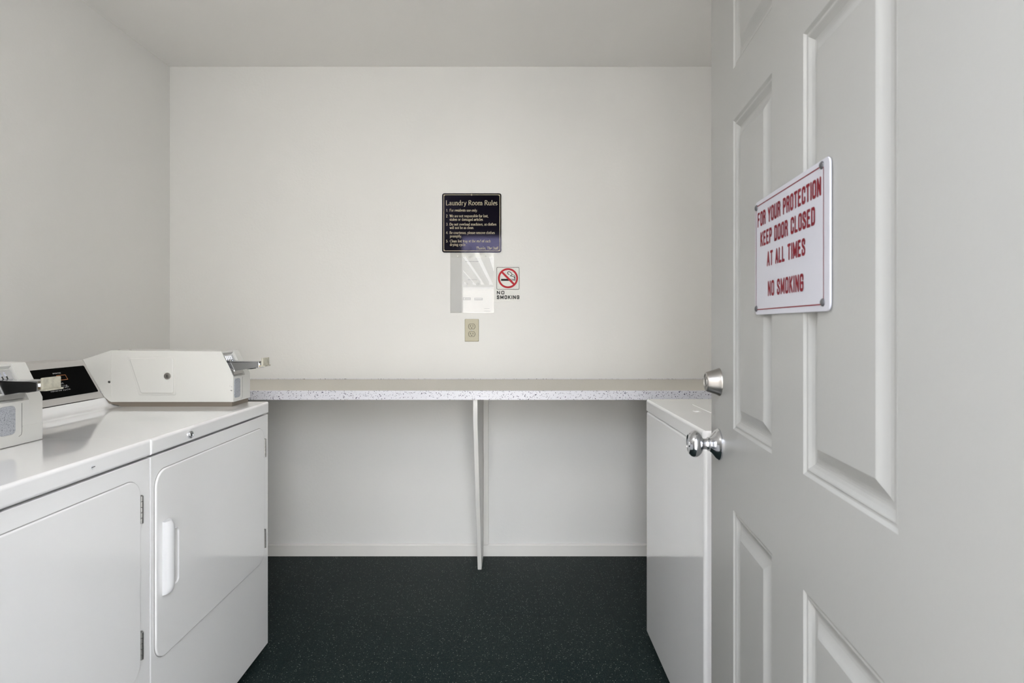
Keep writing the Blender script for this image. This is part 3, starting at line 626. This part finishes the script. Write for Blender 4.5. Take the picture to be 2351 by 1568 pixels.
b = B(); flat(b, band(rrect(.007, .2665, .009, .185, .006, 4), .0016), fl2); obj('border_line', b, 'sign_red', ds, smooth=False, recalc=False)
for k, (u, v) in enumerate(((.0085, .183), (.2615, .186), (.2640, .0115), (.0085, .0105))):
    b = B(); lathe(b, [(0, .0052), (.001, .0050), (.0026, .0030), (.0028, 0)], (-.0022, sw-u, v), (-1, 0, 0), 18); obj('screw', b, 'dull_steel', ds)

# ================================================================ THINGS ON THE BACK WALL
K = 441.7
def wx(px): return (px-1174)/K
def wz(py): return CAMZ-(py-745)/K
# black rules sign
SX0, SX1, SZ0, SZ1 = wx(1015.5), wx(1151), wz(580), wz(444.5)
rs = thing('rules_sign', 'square black sign headed Laundry Room Rules on the back wall', 'sign', ((SX0+SX1)/2, YB, SZ0))
ox, oz = (SX0+SX1)/2, SZ0
b = B(); prism(b, rrect(SX0-ox, SX1-ox, 0, SZ1-oz, .011, 6), 'y', -.007, -.0035, .001, 2, 'a'); obj('plate', b, 'sign_black', rs, smooth=False)
def Pw(h):
    return lambda u, v: (u-ox, -h, v-oz)
b = B(); p = Pw(.0074)
flat(b, letters('Laundry Room Rules', G, wx(1023.5), wx(1142.5), wz(471.7), 10.6/K, .125, .05), p)
obj('heading', b, 'gold', rs, smooth=False, recalc=False); b = None
for num, tx, x0, x1, y in (('1.', 'For residents use only.', 1032.3, 1097, 486.3), ('2.', 'We are not responsible for lost,', 1032.3, 1121.5, 499.3), ('', 'stolen or damaged articles.', 1032.5, 1110.3, 507.3),
                           ('3.', 'Do not overload machines, as clothes', 1032.3, 1139.7, 518.3), ('', 'will not be as clean.', 1032.7, 1089, 526.2), ('4.', 'Be courteous, please remove clothes', 1032.3, 1136.3, 537.6),
                           ('', 'promptly.', 1033, 1061, 545.5), ('5.', 'Clean lint tray at the end of each', 1033, 1127, 556.8), ('', 'drying cycle.', 1033, 1070.5, 564.8), ('', 'Thanks, The Staff', 1093.5, 1144.5, 573)):
    if b is not None and (num or tx.startswith('Thanks')): obj('rule_text', b, 'gold', rs, smooth=False, recalc=False); b = None
    if b is None: b = B()
    if num: flat(b, letters(num, G, wx(1024.5), wx(1029.6), wz(y), 5.9/K, .14, .06), p)
    flat(b, letters(tx, G, wx(x0), wx(x1), wz(y), 5.9/K, .14, .06), p)
obj('signature_text', b, 'gold', rs, smooth=False, recalc=False)
b = B(); x0, x1, z0, z1 = wx(1019.3), wx(1147.6), wz(576.4), wz(448); n_ = .006
pl = [(x0+n_, z0), (x1-n_, z0), (x1-n_*.5, z0+n_*.5), (x1, z0+n_), (x1, z1-n_), (x1-n_*.5, z1-n_*.5), (x1-n_, z1), (x0+n_, z1), (x0+n_*.5, z1-n_*.5), (x0, z1-n_), (x0, z0+n_), (x0+n_*.5, z0+n_*.5)]
flat(b, band(pl, .0032), p)
for cx, cz in ((x0+.002, z0+.002), (x1-.002, z0+.002), (x0+.002, z1-.002), (x1-.002, z1-.002)): flat(b, ring(cx, cz, .0022, .0042, n=16), Pw(.0076))
obj('border_line', b, 'gold', rs, smooth=False, recalc=False)
for cx, cz in ((wx(1083), z1), ((x0+x1)/2, z0)):
    if cz == z0: continue
    b = B(); lathe(b, [(0, .0042), (.0012, .004), (.002, .002), (.002, 0)], (cx-ox, -.0072, cz-oz), (0, -1, 0), 16); obj('screw', b, 'gold', rs)

# clear holder with a paper notice, partly behind the rules sign
hx0, hx1, hz0, hz1 = wx(1034), wx(1133.5), wz(718.5), wz(570)
hd = thing('notice_holder', 'clear acrylic holder with a paper notice under the black sign', 'holder', ((hx0+hx1)/2, YB, hz0)); ox, oz = (hx0+hx1)/2, hz0
b = B(); box(b, hx0-ox, hx1-ox, -.0012, -.0003, 0, hz1-oz); obj('back_sheet', b, 'acrylic', hd, smooth=False)
b = B(); box(b, hx0-ox, hx1-ox, -.0034, -.0028, 0, hz1-oz); obj('front_sheet', b, 'acrylic', hd, smooth=False)
b = B(); box(b, hx0+.002-ox, hx1-.002-ox, -.0021, -.0017, .003, wz(591.5)-oz)
pp = obj('paper_notice', b, 'paper', hd, smooth=False)
b = B(); p = Pw(.0024)
def bar(x0, x1, y0, y1, mi=0): flat(b, [[(wx(x0), wz(y1)), (wx(x1), wz(y1)), (wx(x1), wz(y0)), (wx(x0), wz(y0))]], p, mi)
def sub(name, mats='grey_ink'):
    global b
    obj(name, b, mats, pp, smooth=False, recalc=False); b = B()
for seg in ((1068, 1074), (1075, 1083), (1084, 1090), (1091, 1099)): bar(seg[0], seg[1], 600, 601.2)
sub('text_line')
for seg in ((1074, 1079), (1080, 1086), (1087, 1090), (1091, 1095)): bar(seg[0], seg[1], 641.8, 643)
sub('text_line')
flat(b, ring(wx(1071.8), wz(652.5), .0055, .0068, n=20), p); flat(b, ring(wx(1071.8), wz(652.5), 0.0001, .0025, n=12), p); sub('icon')
flat(b, band([(wx(1095), wz(655)), (wx(1095), wz(649.5)), (wx(1100), wz(649.5)), (wx(1100), wz(655))], .0012), p); flat(b, ring(wx(1098), wz(652), 0.0001, .002, n=12), p); sub('icon')
p_ = p
for x0_, x1_, y0_, y1_, a_, c_ in ((1063, 1081, 683, 689, 1070, 1079), (1089, 1108.3, 684, 689.5, 1091, 1106)):
    bar(x0_, x1_, y0_, y1_); p = Pw(.0026)
    flat(b, [[(wx(a_), wz(686.9)), (wx(c_), wz(686.9)), (wx(c_), wz(685.7)), (wx(a_), wz(685.7))]], p, 1)
    if a_ == 1070: flat(b, ring(wx(1066.3), wz(686), .0001, .0045, n=16), p, 1)
    p = p_; sub('small_badge', ['grey_ink', 'paper'])
bar(1112, 1124, 708, 708.8); sub('text_line')
bar(1112, 1126, 714, 714.8); sub('text_line'); b.free()
for x in (1050.8, 1116):
    b = B(); lathe(b, [(0, .0035), (.0012, .0032), (.0018, 0)], (wx(x)-ox, -.0034, wz(588)-oz), (0, -1, 0), 14); obj('screw', b, 'steel', hd)

# no smoking sign on clear film
nx0, nx1, nz0, nz1 = wx(1138), wx(1194.5), wz(692), wz(610.5)
ns = thing('no_smoking_sign', 'small clear no smoking sign with a red ring on the back wall', 'sign', ((nx0+nx1)/2, YB, nz0)); ox, oz = (nx0+nx1)/2, nz0
b = B(); prism(b, rrect(nx0-ox, nx1-ox, 0, nz1-oz, .004, 4), 'y', -.0014, -.0003); obj('clear_sheet', b, 'film', ns, smooth=False)
p = Pw(.0018); cx, cz = wx(1166.3), wz(638.7)
b = B(); flat(b, band(rrect(wx(1140.6), wx(1192), wz(664.3), wz(613.8), .005, 4), .0018), p); obj('border_line', b, 'ink', ns, smooth=False, recalc=False)
b = B()
flat(b, [[(wx(1150.5), wz(644.8)), (wx(1173), wz(644.8)), (wx(1173), wz(640.3)), (wx(1150.5), wz(640.3))]], p)
for a in (1175, 1178.6, 1181.4): flat(b, [[(wx(a), wz(644.8)), (wx(a+1.6), wz(644.8)), (wx(a+1.6), wz(640.3)), (wx(a), wz(640.3))]], p)
sm = [(wx(x), wz(y)) for x, y in ((1168.5, 630.5), (1165.5, 628), (1165.5, 625), (1168, 623.5), (1171, 624.5), (1174, 627), (1175.5, 630.5), (1172, 633.5), (1177, 634.5), (1180.5, 636), (1182, 639.5))]
flat(b, band(sm, .0030, False), p)
sm = [(wx(x), wz(y)) for x, y in ((1175.5, 630.5), (1180, 631.5), (1182.3, 634.5), (1182.6, 638.5))]; flat(b, band(sm, .0022, False), p)
obj('cigarette', b, 'ink', ns, smooth=False, recalc=False)
b = B(); flat(b, ring(cx, cz, 18.8/K, 23/K, n=48), Pw(.0020)); a = math.radians(-45); ux, uz = math.cos(a), math.sin(a); hw = 2.2/K; R_ = 20/K
flat(b, [[(cx-ux*R_-uz*hw, cz-uz*R_+ux*hw), (cx-ux*R_+uz*hw, cz-uz*R_-ux*hw), (cx+ux*R_+uz*hw, cz+uz*R_-ux*hw), (cx+ux*R_-uz*hw, cz+uz*R_+ux*hw)]], Pw(.0022))
tag(obj('prohibition_ring', b, 'vivid_red', ns, smooth=False, recalc=False), 'red ring with a diagonal bar')
b = B(); flat(b, letters('NO', GS, wx(1140.6), wx(1158), wz(676), 8.2/K, .215), p); obj('lettering', b, 'ink', ns, smooth=False, recalc=False); b = B(); flat(b, letters('SMOKING', GS, wx(1140.6), wx(1192.5), wz(686.8), 8.8/K, .215), p)
obj('lettering', b, 'ink', ns, smooth=False, recalc=False)

# duplex outlet
ux0, ux1, uz0, uz1 = wx(1067.3), wx(1099.3), wz(784), wz(732.5)
ot = thing('power_outlet', 'ivory duplex power outlet on the wall above the counter', 'outlet', ((ux0+ux1)/2, YB, uz0)); W2, H2 = (ux1-ux0)/2, uz1-uz0
b = B(); prism(b, rrect(-W2, W2, 0, H2, .003, 3), 'y', -.0065, -.0003, .003, 3, 'a'); obj('wall_plate', b, 'ivory', ot)
for zc in (H2/2+.0195, H2/2-.0195):
    b = B()
    c_ = [(x, zc+z) for x, z in [(.0165*math.cos(math.radians(a)), max(-.0135, min(.0135, .0165*math.sin(math.radians(a))))) for a in range(0, 360, 10)]]
    prism(b, [(x*1.10, zc+(z-zc)*1.08) for x, z in c_], 'y', -.0067, -.006, mi=1)
    prism(b, c_, 'y', -.0085, -.006, .0006, 1, 'a')
    for x, h in ((-.0064, .0042), (.0064, .0034)): box(b, x-.0011, x+.0011, -.0088, -.008, zc+.003-h, zc+.003+h, mi=1)
    lathe(b, [(0, .0023), (.0003, .0023)], (0, -.0085, zc-.0075), (0, -1, 0), 14, mi=1)
    obj('receptacle', b, ['ivory_dark', 'dark'], ot)
b = B(); lathe(b, [(0, .0032), (.0012, .0028), (.0016, 0)], (0, -.0065, H2/2), (0, -1, 0), 16); obj('screw', b, 'steel', ot)
